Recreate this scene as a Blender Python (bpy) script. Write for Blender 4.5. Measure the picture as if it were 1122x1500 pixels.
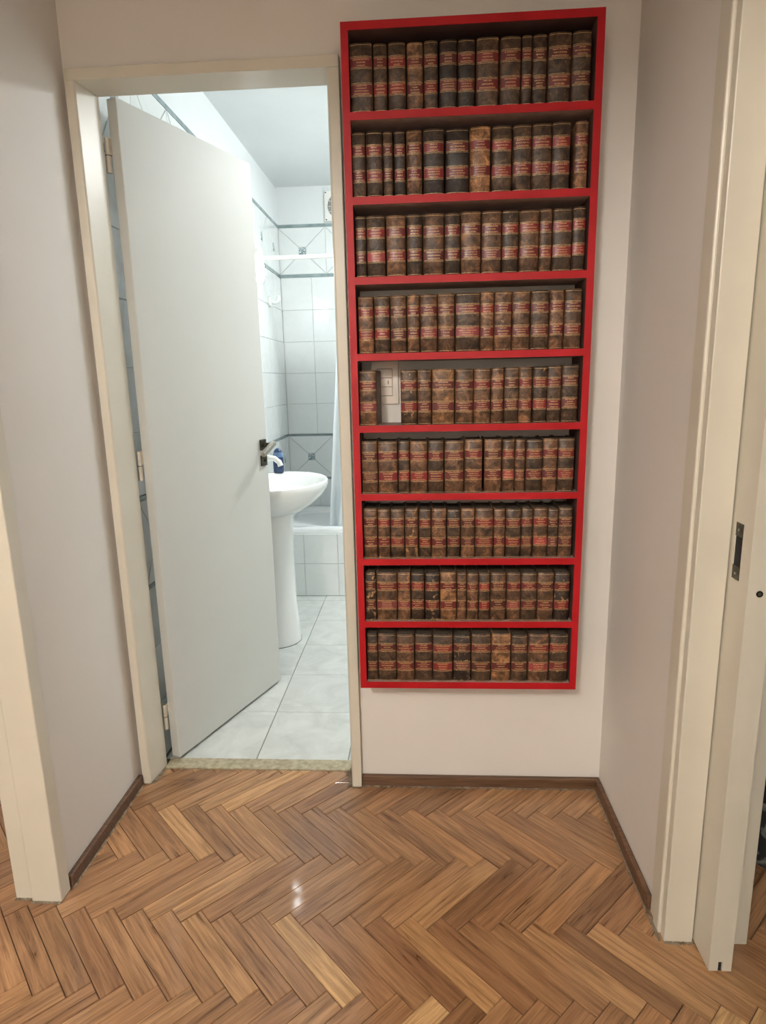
import bpy, bmesh, math, random
from mathutils import Vector, Matrix

# ------------------------------------------------------------------ scene, camera, light
for o in list(bpy.data.objects):
    bpy.data.objects.remove(o)
scene = bpy.context.scene
COL = scene.collection
R = random.Random(7)

FPX = 919.43                      # focal length in pixels of the 1122 x 1500 frame
CAM = Vector((0.2877, -1.7715, 1.2558))
YAW, PITCH, ROLL = -0.06148, -0.20749, -0.02212
cam_data = bpy.data.cameras.new('camera')
cam_data.sensor_fit = 'VERTICAL'
cam_data.sensor_height = 36.0
cam_data.lens = FPX / 1500.0 * 36.0
cam_data.clip_start = 0.02
cam = bpy.data.objects.new('camera', cam_data)
COL.objects.link(cam)
f_ = Vector((math.sin(YAW) * math.cos(PITCH), math.cos(YAW) * math.cos(PITCH), math.sin(PITCH)))
r_ = Vector((math.cos(YAW), -math.sin(YAW), 0))
u_ = r_.cross(f_)
r2 = r_ * math.cos(ROLL) + u_ * math.sin(ROLL)
u2 = -r_ * math.sin(ROLL) + u_ * math.cos(ROLL)
m = Matrix((r2, u2, -f_)).transposed().to_4x4()
m.translation = CAM
cam.matrix_world = m
scene.camera = cam

w = bpy.data.worlds.new('world')
w.use_nodes = True
w.node_tree.nodes['Background'].inputs[0].default_value = (1.0, 0.9, 0.8, 1)
w.node_tree.nodes['Background'].inputs[1].default_value = 0.05
scene.world = w
scene.view_settings.view_transform = 'Standard'
scene.view_settings.look = 'None'
scene.view_settings.gamma = 1.0
scene.view_settings.use_curve_mapping = False
scene.view_settings.exposure = 0.12

HALL_LAMP = 168.0       # emission strength of the hall pendant behind the viewer
SIDE_LAMP = 28.0        # emission strength of the pendant lamp in the adjoining room
HALL_COL = (1.0, 0.965, 0.90)
BATH_LAMP = 52.0       # emission strength of the mirror lamp
BATH_CEIL = 114.0        # emission strength of the bathroom ceiling lamp
BATH_COL = (0.965, 1.0, 1.0)

# ------------------------------------------------------------------ materials
def lin(c):
    return tuple(((v / 255.0) / 12.92) if v / 255.0 <= 0.04045 else ((v / 255.0 + 0.055) / 1.055) ** 2.4 for v in c) + (1.0,)

class NT:
    def __init__(self, name):
        self.m = bpy.data.materials.new(name)
        self.m.use_nodes = True
        self.t = self.m.node_tree
        self.b = self.t.nodes['Principled BSDF']
    def n(self, typ, **kw):
        nd = self.t.nodes.new(typ)
        for k, v in kw.items():
            setattr(nd, k, v)
        return nd
    def l(self, a, b):
        self.t.links.new(a, b)
    def coord(self, which='Object', scale=(1, 1, 1), rnd=False):
        tc = self.n('ShaderNodeTexCoord')
        mp = self.n('ShaderNodeMapping')
        mp.inputs['Scale'].default_value = scale
        self.l(tc.outputs[which], mp.inputs['Vector'])
        if rnd:
            oi = self.n('ShaderNodeObjectInfo')
            mu = self.n('ShaderNodeMath', operation='MULTIPLY')
            mu.inputs[1].default_value = 37.0
            self.l(oi.outputs['Random'], mu.inputs[0])
            self.l(mu.outputs[0], mp.inputs['Location'])
        return mp.outputs[0]
    def noise(self, vec, scale, detail=4, rough=0.55, dist=0.0):
        nd = self.n('ShaderNodeTexNoise')
        nd.inputs['Scale'].default_value = scale
        nd.inputs['Detail'].default_value = detail
        nd.inputs['Roughness'].default_value = rough
        nd.inputs['Distortion'].default_value = dist
        self.l(vec, nd.inputs['Vector'])
        return nd.outputs['Fac']
    def ramp(self, fac, stops):
        nd = self.n('ShaderNodeValToRGB')
        cr = nd.color_ramp
        while len(cr.elements) < len(stops):
            cr.elements.new(0.5)
        for e, (p, c) in zip(cr.elements, stops):
            e.position = p
            e.color = c if len(c) == 4 else c + (1.0,)
        self.l(fac, nd.inputs[0])
        return nd.outputs[0]
    def mix(self, fac, a, b, mode='MIX'):
        nd = self.n('ShaderNodeMix', data_type='RGBA', blend_type=mode)
        for sock, v in ((nd.inputs[0], fac), (nd.inputs[6], a), (nd.inputs[7], b)):
            if hasattr(v, 'node'):
                self.l(v, sock)
            elif isinstance(v, (int, float)):
                sock.default_value = v
            else:
                sock.default_value = v
        return nd.outputs[2]
    def math(self, op, a, b=0.0, clamp=False):
        nd = self.n('ShaderNodeMath', operation=op, use_clamp=clamp)
        for sock, v in ((nd.inputs[0], a), (nd.inputs[1], b)):
            if hasattr(v, 'node'):
                self.l(v, sock)
            else:
                sock.default_value = v
        return nd.outputs[0]
    def bump(self, h, strength, dist=0.01):
        nd = self.n('ShaderNodeBump')
        nd.inputs['Strength'].default_value = strength
        nd.inputs['Distance'].default_value = dist
        self.l(h, nd.inputs['Height'])
        self.l(nd.outputs[0], self.b.inputs['Normal'])
    def set(self, **kw):
        for k, v in kw.items():
            s = self.b.inputs[k]
            if hasattr(v, 'node'):
                self.l(v, s)
            else:
                s.default_value = v
        return self

def paint(name, col, rough=0.6, var=6, bump=0.06, scale=3.0, fine=180.0):
    t = NT(name)
    v = t.coord('Object')
    c2 = tuple(max(0, c - var) for c in col)
    f = t.noise(v, scale, 5)
    t.set(**{'Base Color': t.ramp(f, [(0.35, lin(c2)), (0.65, lin(col))]), 'Roughness': rough})
    if bump:
        t.bump(t.noise(v, fine, 3), bump, 0.002)
    return t.m

def plain(name, col, rough=0.5, metal=0.0, var=5, scale=40.0):
    t = NT(name)
    f = t.noise(t.coord('Object'), scale, 3)
    c2 = tuple(max(0, c - var) for c in col)
    t.set(**{'Base Color': t.ramp(f, [(0.3, lin(c2)), (0.7, lin(col))]), 'Roughness': rough, 'Metallic': metal})
    return t.m

def glow(name, col, strength):
    t = NT(name)
    f = t.noise(t.coord('Object'), 3, 1)
    t.set(**{'Base Color': t.ramp(f, [(0, lin((250, 250, 245))), (1, lin((255, 255, 255)))]),
             'Emission Color': col + (1.0,), 'Emission Strength': strength, 'Roughness': 0.4})
    return t.m

M = {}
M['wall'] = paint('wall_paint', (226, 220, 213), 0.7, 5, 0.12, 2.0, 90)
M['frame'] = paint('cream_enamel', (213, 206, 190), 0.38, 6, 0.05, 4.0, 60)
M['door'] = paint('door_enamel', (202, 203, 198), 0.55, 4, 0.05, 2.0, 70)
M['ceil'] = paint('ceiling_paint', (232, 234, 232), 0.8, 4, 0.05)
M['bath_paint'] = paint('bathroom_paint', (224, 228, 228), 0.6, 4, 0.05)

def wood(name, cols, long_axis_scale=(2.2, 30, 30), rough=0.28, coat=0.4, uv=False):
    t = NT(name)
    src = 'UV' if uv else 'Object'
    v = t.coord(src, long_axis_scale, not uv)
    grain = t.noise(v, 2.6, 8, 0.62, 0.7)
    v2 = t.coord(src, (5.0, 190, 60), not uv)
    fine = t.noise(v2, 2.0, 4, 0.6)
    oi = t.n('ShaderNodeObjectInfo')
    tone = t.ramp(t.n('ShaderNodeAttribute', attribute_name='plank_tone').outputs['Fac'] if uv else oi.outputs['Random'], cols)
    streak = t.ramp(grain, [(0.28, (0.34, 0.29, 0.25, 1)), (0.42, (0.74, 0.69, 0.64, 1)), (0.56, (1.04, 1.03, 1.02, 1)), (0.74, (1.36, 1.38, 1.40, 1))])
    c = t.mix(1.0, tone, streak, 'MULTIPLY')
    pores = t.ramp(fine, [(0.36, (0.72, 0.68, 0.64, 1)), (0.52, (1, 1, 1, 1))])
    c = t.mix(0.75, c, pores, 'MULTIPLY')
    rr = t.math('ADD', t.math('MULTIPLY', grain, 0.10), rough - 0.04)
    t.set(**{'Base Color': c, 'Roughness': rr, 'Coat Weight': coat, 'Coat Roughness': 0.07})
    t.bump(t.math('ADD', fine, t.math('MULTIPLY', grain, 0.7)), 0.16, 0.002)
    return t.m
OAK = [(0.0, lin((140, 102, 70))), (0.2, lin((172, 130, 92))), (0.4, lin((150, 109, 76))), (0.6, lin((184, 142, 100))), (0.75, lin((158, 116, 82))), (0.9, lin((180, 134, 92))), (0.97, lin((202, 162, 114)))]
M['plank'] = wood('oak_parquet', OAK)
M['plank_far'] = wood('oak_parquet_far', OAK, uv=True)
M['base'] = wood('dark_skirting_wood', [(0.0, lin((96, 70, 50))), (1.0, lin((112, 82, 58)))], (1.4, 30, 30), 0.45, 0.0)
M['subfloor'] = plain('joint_dust', (70, 50, 35), 0.9)
M['cement'] = plain('cement_bead', (150, 136, 118), 0.95, 0, 60, 60)

def tilemat(name, col, rough=0.11, wav=0.35, var=4):
    t = NT(name)
    v = t.coord('Object', (1, 1, 1), True)
    f = t.noise(v, 9, 5, 0.6, 0.8)
    c2 = tuple(max(0, c - var) for c in col)
    t.set(**{'Base Color': t.ramp(f, [(0.35, lin(c2)), (0.65, lin(col))]), 'Roughness': rough})
    t.bump(t.noise(v, 16, 2), wav, 0.006)
    return t.m
M['tile'] = tilemat('white_glazed_tile', (228, 232, 231))
M['floortile'] = tilemat('pale_marbled_floor_tile', (208, 211, 207), 0.22, 0.03, 16)
M['grout'] = plain('grey_grout', (196, 201, 198), 0.9)
M['darkgrout'] = plain('dark_grout', (110, 108, 100), 0.9)
M['border'] = tilemat('grey_border_tile', (150, 165, 166), 0.2, 0.05, 30)
def inset():
    t = NT('patterned_inset_tile')
    v = t.coord('Object')
    vo = t.n('ShaderNodeTexVoronoi', feature='DISTANCE_TO_EDGE')
    vo.inputs['Scale'].default_value = 85
    t.l(v, vo.inputs['Vector'])
    t.set(**{'Base Color': t.ramp(vo.outputs['Distance'], [(0.05, lin((112, 130, 136))), (0.25, lin((214, 222, 222)))]), 'Roughness': 0.15})
    return t.m
M['inset'] = inset()
M['porcelain'] = plain('white_porcelain', (240, 242, 240), 0.06, 0, 2, 5)
M['enamel'] = plain('tub_enamel', (240, 243, 243), 0.1, 0, 2, 5)
M['stone'] = plain('stone_sill', (182, 172, 146), 0.5, 0, 40, 60)
M['dark_metal'] = plain('dark_bronze', (82, 78, 68), 0.38, 0.8, 25, 60)
M['nickel'] = plain('brushed_nickel', (176, 170, 160), 0.32, 0.9, 20, 80)
M['black'] = plain('black_void', (16, 14, 12), 0.9)
M['white_plastic'] = plain('white_plastic', (236, 234, 228), 0.35, 0, 4)
M['beige_plastic'] = plain('ivory_plastic', (222, 210, 198), 0.35, 0, 4)
M['gap'] = plain('plastic_shadow_gap', (60, 52, 46), 0.8)
M['blue'] = plain('navy_plastic', (44, 66, 104), 0.25, 0, 20, 30)
M['blue_label'] = plain('pale_blue_label', (112, 140, 178), 0.4, 0, 30, 60)
M['red'] = paint('red_lacquer', (170, 16, 26), 0.5, 14, 0.06, 6.0, 120)
M['red'].node_tree.nodes['Principled BSDF'].inputs['Specular IOR Level'].default_value = 0.3
M['board'] = plain('dark_shelf_board', (92, 66, 60), 0.7, 0, 20, 14)
M['board_top'] = plain('dusty_board_top', (176, 150, 142), 0.8, 0, 20, 30)

def curtain_mat():
    t = NT('white_curtain_fabric')
    f = t.noise(t.coord('Object'), 300, 2)
    t.set(**{'Base Color': t.ramp(f, [(0.3, lin((232, 238, 240))), (0.7, lin((244, 248, 250)))]), 'Roughness': 0.7, 'Subsurface Weight': 0.0})
    tr = t.n('ShaderNodeBsdfTranslucent')
    tr.inputs[0].default_value = lin((235, 242, 245))
    mx = t.n('ShaderNodeMixShader')
    mx.inputs[0].default_value = 0.35
    out = t.t.nodes['Material Output']
    t.l(t.b.outputs[0], mx.inputs[1]); t.l(tr.outputs[0], mx.inputs[2]); t.l(mx.outputs[0], out.inputs[0])
    return t.m
M['curtain'] = curtain_mat()

def leather():
    t = NT('mottled_calf_leather')
    v = t.coord('Object', (1, 1, 1), True)
    oi = t.n('ShaderNodeObjectInfo')
    a = t.noise(v, 46, 8, 0.70, 0.7)
    b = t.noise(v, 120, 5, 0.65, 0.9)
    mot = t.ramp(a, [(0.34, (0.22, 0.21, 0.20, 1)), (0.45, (0.62, 0.60, 0.57, 1)), (0.54, (1.05, 1.02, 1.0, 1)), (0.66, (2.3, 2.15, 1.9, 1))])
    c = t.mix(1.0, oi.outputs['Color'], mot, 'MULTIPLY')
    vein = t.ramp(b, [(0.44, (1, 1, 1, 1)), (0.50, (1.5, 1.45, 1.35, 1)), (0.56, (1, 1, 1, 1))])
    c = t.mix(0.7, c, vein, 'MULTIPLY')
    wear = t.noise(v, 70, 5, 0.7)
    thr = t.math('SUBTRACT', 0.70, t.math('MULTIPLY', oi.outputs['Alpha'], 0.11))
    wf = t.math('MULTIPLY', t.math('SUBTRACT', wear, thr), 18.0, True)
    c = t.mix(wf, c, lin((168, 134, 92)))
    t.set(**{'Base Color': c, 'Roughness': 0.46, 'Specular IOR Level': 0.4})
    t.bump(t.math('ADD', a, b), 0.25, 0.002)
    return t.m
M['leather'] = leather()

def label_mat():
    t = NT('red_title_label_with_gilt_lettering')
    tc = t.n('ShaderNodeTexCoord')
    sep = t.n('ShaderNodeSeparateXYZ')
    t.l(tc.outputs['UV'], sep.inputs[0])
    u, vv = sep.outputs[0], sep.outputs[1]
    # rows of lettering: v in units of rows, u in metres * 1000
    fr = t.math('FRACT', vv)
    row_in = t.math('MULTIPLY', t.math('GREATER_THAN', fr, 0.30), t.math('LESS_THAN', fr, 0.74))
    comb = t.n('ShaderNodeCombineXYZ')
    t.l(t.math('MULTIPLY', u, 1.3), comb.inputs[0])
    t.l(t.math('MULTIPLY', vv, 9.0), comb.inputs[1])
    oi = t.n('ShaderNodeObjectInfo')
    t.l(t.math('MULTIPLY', oi.outputs['Random'], 91.0), comb.inputs[2])
    nz = t.noise(comb.outputs[0], 0.9, 1, 0.4)
    # line length differs from row to row
    comb2 = t.n('ShaderNodeCombineXYZ')
    t.l(t.math('FLOOR', vv), comb2.inputs[0])
    t.l(t.math('MULTIPLY', oi.outputs['Random'], 53.0), comb2.inputs[1])
    wn = t.n('ShaderNodeTexWhiteNoise', noise_dimensions='2D')
    t.l(comb2.outputs[0], wn.inputs['Vector'])
    lim = t.math('ADD', t.math('MULTIPLY', wn.outputs['Value'], 0.45), 0.35)
    at = t.n('ShaderNodeAttribute', attribute_name='across')
    inside = t.math('LESS_THAN', t.math('ABSOLUTE', at.outputs['Fac']), lim)
    ink = t.math('MULTIPLY', t.math('MULTIPLY', row_in, inside), t.math('GREATER_THAN', nz, 0.50))
    worn = t.noise(t.coord('Object', (1, 1, 1), True), 60, 3)
    base = t.mix(t.math('MULTIPLY', t.math('SUBTRACT', worn, 0.5), 3.0, True), oi.outputs['Color'], lin((70, 36, 28)))
    c = t.mix(t.math('MULTIPLY', ink, 0.85), base, lin((206, 160, 108)))
    t.set(**{'Base Color': c, 'Roughness': 0.4})
    return t.m
M['label'] = label_mat()
M['gilt'] = plain('worn_gilt', (240, 202, 148), 0.4, 0.1, 90, 260)
M['paper'] = plain('dusty_page_edges', (98, 84, 68), 0.9, 0, 40, 200)

def bag_mat():
    t = NT('dark_patterned_fabric')
    v = t.coord('Object')
    f = t.noise(v, 14, 4, 0.5, 1.5)
    t.set(**{'Base Color': t.ramp(f, [(0.42, lin((26, 27, 26))), (0.48, lin((88, 90, 84))), (0.6, lin((120, 120, 112))), (0.64, lin((40, 42, 40)))]), 'Roughness': 0.9})
    return t.m
M['bagfabric'] = bag_mat()
M['blackfabric'] = plain('black_webbing', (18, 18, 20), 0.9)
M['side_glow'] = glow('opal_side_glass', HALL_COL, SIDE_LAMP)
M['hall_glow'] = glow('opal_hall_glass', HALL_COL, HALL_LAMP)
M['bath_glow'] = glow('opal_mirror_glass', BATH_COL, BATH_LAMP)
M['ceil_glow'] = glow('opal_ceiling_glass', BATH_COL, BATH_CEIL)

# ------------------------------------------------------------------ builders
class MB:
    """collects vertices and faces for one mesh"""
    def __init__(self):
        self.v, self.f = [], []
    def add(self, vs, fs):
        k = len(self.v)
        self.v += [tuple(p) for p in vs]
        self.f += [tuple(i + k for i in f) for f in fs]
        return self
    def box(self, x0, x1, y0, y1, z0, z1):
        vs = [(x, y, z) for z in (z0, z1) for y in (y0, y1) for x in (x0, x1)]
        return self.add(vs, [(0, 2, 3, 1), (4, 5, 7, 6), (0, 1, 5, 4), (2, 6, 7, 3), (0, 4, 6, 2), (1, 3, 7, 5)])
    def prism(self, poly, z0, z1):
        """polygon in x, y (counter-clockwise) extruded in z"""
        n = len(poly)
        vs = [(x, y, z0) for x, y in poly] + [(x, y, z1) for x, y in poly]
        return self.add(vs, [tuple(range(n))[::-1], tuple(range(n, 2 * n))] + [(i, (i + 1) % n, (i + 1) % n + n, i + n) for i in range(n)])
    def tube(self, pts, r, n=12, cap=True):
        pts = [Vector(p) for p in pts]
        rs = r if isinstance(r, (list, tuple)) else [r] * len(pts)
        vs, fs = [], []
        up = None
        for i, p in enumerate(pts):
            d = (pts[min(i + 1, len(pts) - 1)] - pts[max(i - 1, 0)]).normalized()
            if up is None:
                up = d.orthogonal().normalized()
            up = (up - d * up.dot(d)).normalized()
            s = d.cross(up)
            for k in range(n):
                a = 2 * math.pi * k / n
                vs.append(p + (up * math.cos(a) + s * math.sin(a)) * rs[i])
        for i in range(len(pts) - 1):
            for k in range(n):
                fs.append((i * n + k, i * n + (k + 1) % n, (i + 1) * n + (k + 1) % n, (i + 1) * n + k))
        if cap:
            fs.append(tuple(range(n))[::-1])
            fs.append(tuple((len(pts) - 1) * n + k for k in range(n)))
        return self.add(vs, fs)
    def loops(self, loops, cap0=True, cap1=True):
        n = len(loops[0])
        vs = [p for L in loops for p in L]
        fs = []
        for i in range(len(loops) - 1):
            for k in range(n):
                fs.append((i * n + k, i * n + (k + 1) % n, (i + 1) * n + (k + 1) % n, (i + 1) * n + k))
        if cap0:
            fs.append(tuple(range(n))[::-1])
        if cap1:
            fs.append(tuple((len(loops) - 1) * n + k for k in range(n)))
        return self.add(vs, fs)
    def mesh(self, name, mat):
        me = bpy.data.meshes.new(name)
        me.from_pydata(self.v, [], self.f)
        bm = bmesh.new(); bm.from_mesh(me)
        bmesh.ops.recalc_face_normals(bm, faces=bm.faces)
        bm.to_mesh(me); bm.free()
        if mat:
            me.materials.append(M[mat])
        return me
    def build(self, name, mat, parent=None, loc=(0, 0, 0), smooth=False, bevel=0.0, rotz=0.0):
        o = link(name, self.mesh(name, mat), parent, loc, rotz)
        if smooth:
            smoothen(o)
        if bevel:
            b = o.modifiers.new('bevel', 'BEVEL')
            b.width = bevel; b.segments = 2; b.limit_method = 'ANGLE'
        return o

def link(name, data, parent=None, loc=(0, 0, 0), rotz=0.0):
    o = bpy.data.objects.new(name, data)
    COL.objects.link(o)
    o.location = loc
    o.rotation_euler = (0, 0, rotz)
    if parent:
        o.parent = parent
    return o

def smoothen(o, angle=0.7):
    me = o.data
    for p in me.polygons:
        p.use_smooth = True
    bm = bmesh.new(); bm.from_mesh(me)
    for e in bm.edges:
        if len(e.link_faces) == 2 and e.calc_face_angle(0) > angle:
            e.smooth = False
    bm.to_mesh(me); bm.free()

def thing(name, label, cat, loc=(0, 0, 0), rotz=0.0, group=None, kind=None):
    o = link(name, None, None, loc, rotz)
    return tag(o, label, cat, group, kind)

def tag(o, label, cat, group=None, kind=None):
    o['label'] = label
    o['category'] = cat
    if group:
        o['group'] = group
    if kind:
        o['kind'] = kind
    return o

def struct(o, label, cat):
    return tag(o, label, cat, kind='structure')

# ------------------------------------------------------------------ the room
XL, XR = -0.624, 0.832          # inner faces of the hall's side walls
DL, DR = -0.612, 0.094          # door frame outer edges
DTOP = 2.05
CEIL = 2.62
BX0, BX1, BY0, BY1, BCEIL = -0.60, 0.92, 0.12, 2.45, 2.45   # bathroom
HBACK = -4.2

# --- herringbone parquet
floor = struct(MB().box(-2.7, 3.1, HBACK - 0.12, 0.0, -0.06, -0.0125).box(-0.585, 0.062, 0.0, 0.062, -0.06, -0.0125).build('floor', 'subfloor'),
               'glossy brown oak herringbone parquet floor of the hallway', 'floor')
PL, PW = 0.2735, 0.0517
S2 = math.sqrt(2.0)
def clip(poly, axis, val, keep_less):
    out = []
    for i in range(len(poly)):
        a, b = poly[i], poly[(i + 1) % len(poly)]
        ina = (a[axis] <= val) == keep_less or a[axis] == val
        inb = (b[axis] <= val) == keep_less or b[axis] == val
        if ina:
            out.append(a)
        if ina != inb:
            t = (val - a[axis]) / (b[axis] - a[axis])
            out.append((a[0] + (b[0] - a[0]) * t, a[1] + (b[1] - a[1]) * t))
    return out
def area(poly):
    return 0.5 * abs(sum(poly[i][0] * poly[(i + 1) % len(poly)][1] - poly[(i + 1) % len(poly)][0] * poly[i][1] for i in range(len(poly)))) if len(poly) > 2 else 0
def slab(mb, poly):
    """plank piece with chamfered top, polygon in x, y"""
    n = len(poly)
    cx = sum(p[0] for p in poly) / n; cy = sum(p[1] for p in poly) / n
    def ins(p, d):
        v = Vector((p[0] - cx, p[1] - cy)); L = v.length
        v *= max(0.0, 1 - d / max(L, 1e-4) * 1.4)
        return (cx + v.x, cy + v.y)
    vs = [(p[0], p[1], -0.012) for p in poly] + [(p[0], p[1], -0.0012) for p in poly] + [ins(p, 0.0014) + (0.0,) for p in poly]
    fs = [tuple(range(2 * n, 3 * n))]
    for k in (0, n):
        fs += [(k + i, k + (i + 1) % n, k + (i + 1) % n + n, k + i + n) for i in range(n)]
    mb.add(vs, fs)
full = MB()
g_ = 0.0007
slab(full, [(-PL / 2 + g_, -PW / 2 + g_), (PL / 2 - g_, -PW / 2 + g_), (PL / 2 - g_, PW / 2 - g_), (-PL / 2 + g_, PW / 2 - g_)])
full_mesh = full.mesh('plank', 'plank')
X0, Y0 = -0.0016, -0.152
planks = []
for k in range(-1, 12):
    for i in range(-40, 46):
        for vert in (0, 1):
            if not vert:
                u, v = i * PW + PL / 2, i * PW + PW / 2
                ang = -math.pi / 4
            else:
                u, v = i * PW + PL + PW / 2, i * PW + PW - PL / 2
                ang = math.pi / 4
            u += k * PL; v -= k * PL
            x, y = X0 + (u + v) / S2, Y0 + (v - u) / S2
            planks.append((x, y, ang))
rest = MB()
rest_info = []
def local_poly(ang, x, y):
    c, s = math.cos(ang), math.sin(ang)
    h, q = PL / 2 - g_, PW / 2 - g_
    return [(x + a * c - b * s, y + a * s + b * c) for a, b in ((-h, -q), (h, -q), (h, q), (-h, q))]
nfull = 0
for x, y, ang in planks:
    if x < -2.7 or x > 3.1 or y > 0.2 or y < -4.2:
        continue
    poly = local_poly(ang, x, y)
    pieces = []
    if max(p[1] for p in poly) <= 0.0:
        pieces = [poly]
    elif min(p[0] for p in poly) > -0.583 and max(p[0] for p in poly) < 0.060:
        a = clip(poly, 1, 0.060, True)
        if area(a) > 2e-5:
            pieces.append(a)
    else:
        a = clip(poly, 1, 0.0, True)
        if area(a) > 2e-5:
            pieces.append(a)
        b = clip(clip(clip(clip(poly, 1, 0.0, False), 1, 0.060, True), 0, -0.583, False), 0, 0.060, True) if len(clip(poly, 1, 0.0, False)) > 2 else []
        if len(b) > 2 and area(b) > 2e-5:
            pieces.append(b)
    if not pieces:
        continue
    near = -1.25 < x < 1.35 and y > -1.05
    if not near:
        for pc in pieces:
            k0 = len(rest.f)
            slab(rest, pc)
            rest_info += [(x, y, ang)] * (len(rest.f) - k0)
        continue
    nfull += 1
    dz = R.uniform(-0.0004, 0.0003)
    if len(pieces) == 1 and len(pieces[0]) == 4 and abs(area(pieces[0]) - area(poly)) < 1e-7:
        o = link('plank', full_mesh, floor, (x, y, dz), ang)
    else:
        c, s = math.cos(-ang), math.sin(-ang)
        mb = MB()
        for pc in pieces:
            slab(mb, [((px - x) * c - (py - y) * s, (px - x) * s + (py - y) * c) for px, py in pc])
        o = mb.build('plank', 'plank', floor, (x, y, dz), rotz=ang)
    o.rotation_euler = (R.uniform(-0.0022, 0.0022), R.uniform(-0.0012, 0.0012), ang)
ro = rest.build('plank', 'plank_far', floor)
uvl = ro.data.uv_layers.new(name='UVMap')
tn = ro.data.attributes.new('plank_tone', 'FLOAT', 'FACE')
for p, (px, py, pa) in zip(ro.data.polygons, rest_info):
    h = math.sin(px * 127.1 + py * 311.7) * 43758.5453
    h -= math.floor(h)
    tn.data[p.index].value = h
    c, sn = math.cos(-pa), math.sin(-pa)
    for li in p.loop_indices:
        q = ro.data.vertices[ro.data.loops[li].vertex_index].co
        dx, dy = q.x - px, q.y - py
        uvl.data[li].uv = (dx * c - dy * sn + h * 37.0, dx * sn + dy * c + h * 11.0)
ro['kind'] = 'stuff'

# --- walls of the hall
T = 0.12
wb = MB()
wb.box(-2.82, DL - 0.0005, 0.0, T, 0, CEIL)
wb.box(DR + 0.0005, 3.1, 0.0, T, 0, CEIL)
wb.box(DL - 0.0005, DR + 0.0005, 0.0, T, DTOP + 0.0005, CEIL)
struct(wb.build('wall_back', 'wall'), 'pale pinkish beige wall that holds the bathroom doorway and the red bookcase', 'wall')
YL, YR = -0.45, -0.53            # where the short side walls end at the openings
OPEN_Y = -1.42
OPEN_L = -3.1
wl = MB().box(-0.735, XL, YL, 0.0, 0, CEIL).box(-0.735, XL, OPEN_L, YL, 2.22, CEIL).box(-0.735, XL, HBACK, OPEN_L, 0, CEIL)
struct(wl.build('wall_left', 'wall'), 'pale grey-beige side wall beside the bathroom door', 'wall')
wr = MB().box(XR, 0.862, YR, 0.0, 0, CEIL).box(0.968, 1.0, YR, 0.0, 0, CEIL).box(XR, 1.0, OPEN_Y, YR, 2.16, CEIL).box(XR, 1.0, HBACK, OPEN_Y, 0, CEIL)
struct(wr.build('wall_right', 'wall'), 'pale beige pocket wall to the side of the red bookcase', 'wall')
struct(MB().box(-2.82, 3.1, HBACK - 0.12, HBACK, 0, CEIL).build('wall_front', 'wall'), 'plain beige end wall of the hallway opposite the red bookcase', 'wall')
struct(MB().box(-2.82, -2.7, HBACK, 0, 0, CEIL).build('wall_left_room', 'wall'), 'far wall of the side room through the opening by the bathroom door', 'wall')
struct(MB().box(3.1, 3.22, HBACK, 0, 0, CEIL).build('wall_right_room', 'wall'), 'far wall of the dark room behind the sliding door', 'wall')
struct(MB().box(XL, XR, -2.12, -1.98, 2.2, CEIL).build('shade_beam', 'wall'), 'added beam across the hallway ceiling that shades the upper walls', 'beam')  # unseen beam added to keep the hall lamp off the upper walls
struct(MB().box(-2.82, 3.22, HBACK - 0.12, 0.0, CEIL, CEIL + 0.1).build('ceiling', 'ceil'), 'white ceiling over the hallway', 'ceiling')

# --- baseboards
def baseboard(name, mb, label):
    return struct(mb.build(name, 'base', None, bevel=0.003), label, 'baseboard')
BH, BT = 0.036, 0.015
bb = MB().box(DR + 0.0005, XR - 0.0005, -BT, -0.0005, 0.0005, BH)
b1 = baseboard('baseboard_back', bb, 'dark brown wooden baseboard under the red bookcase')
bb = MB().box(XL + 0.0005, XL + BT, YL + 0.005, -0.0245, 0.0005, BH)
b2 = baseboard('baseboard_left', bb, 'dark worn wooden baseboard along the wall beside the bathroom door')
bb = MB().box(XR - BT, XR - 0.0005, YR + 0.062, -BT - 0.0005, 0.0005, BH)
b3 = baseboard('baseboard_right', bb, 'dark wooden baseboard along the wall ending at the sliding door')
def bead(pts, parent, w_=0.006):
    mb = MB()
    vs, fs = [], []
    n = 60
    for i in range(n + 1):
        t = i / n
        p = Vector(pts[0]).lerp(Vector(pts[1]), t)
        d = (Vector(pts[1]) - Vector(pts[0])).normalized()
        s = Vector((-d.y, d.x, 0))
        ww = w_ * R.uniform(0.35, 1.2)
        hh = R.uniform(0.001, 0.004)
        vs += [p + s * -0.002 + Vector((0, 0, 0.0004)), p + Vector((0, 0, hh)), p + s * ww + Vector((0, 0, 0.0005))]
    for i in range(n):
        a = i * 3
        fs += [(a, a + 3, a + 4, a + 1), (a + 1, a + 4, a + 5, a + 2)]
    mb.add(vs, fs)
    return mb.build('cement_bead', 'cement', parent)
bead(((XR - BT, -BT, 0), (DR, -BT, 0)), b1)
bead(((XL + BT, -0.022, 0), (XL + BT, YL, 0)), b2, 0.005)
bead(((XR - BT, YR + 0.06, 0), (XR - BT, -BT, 0)), b3, 0.005)

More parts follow.
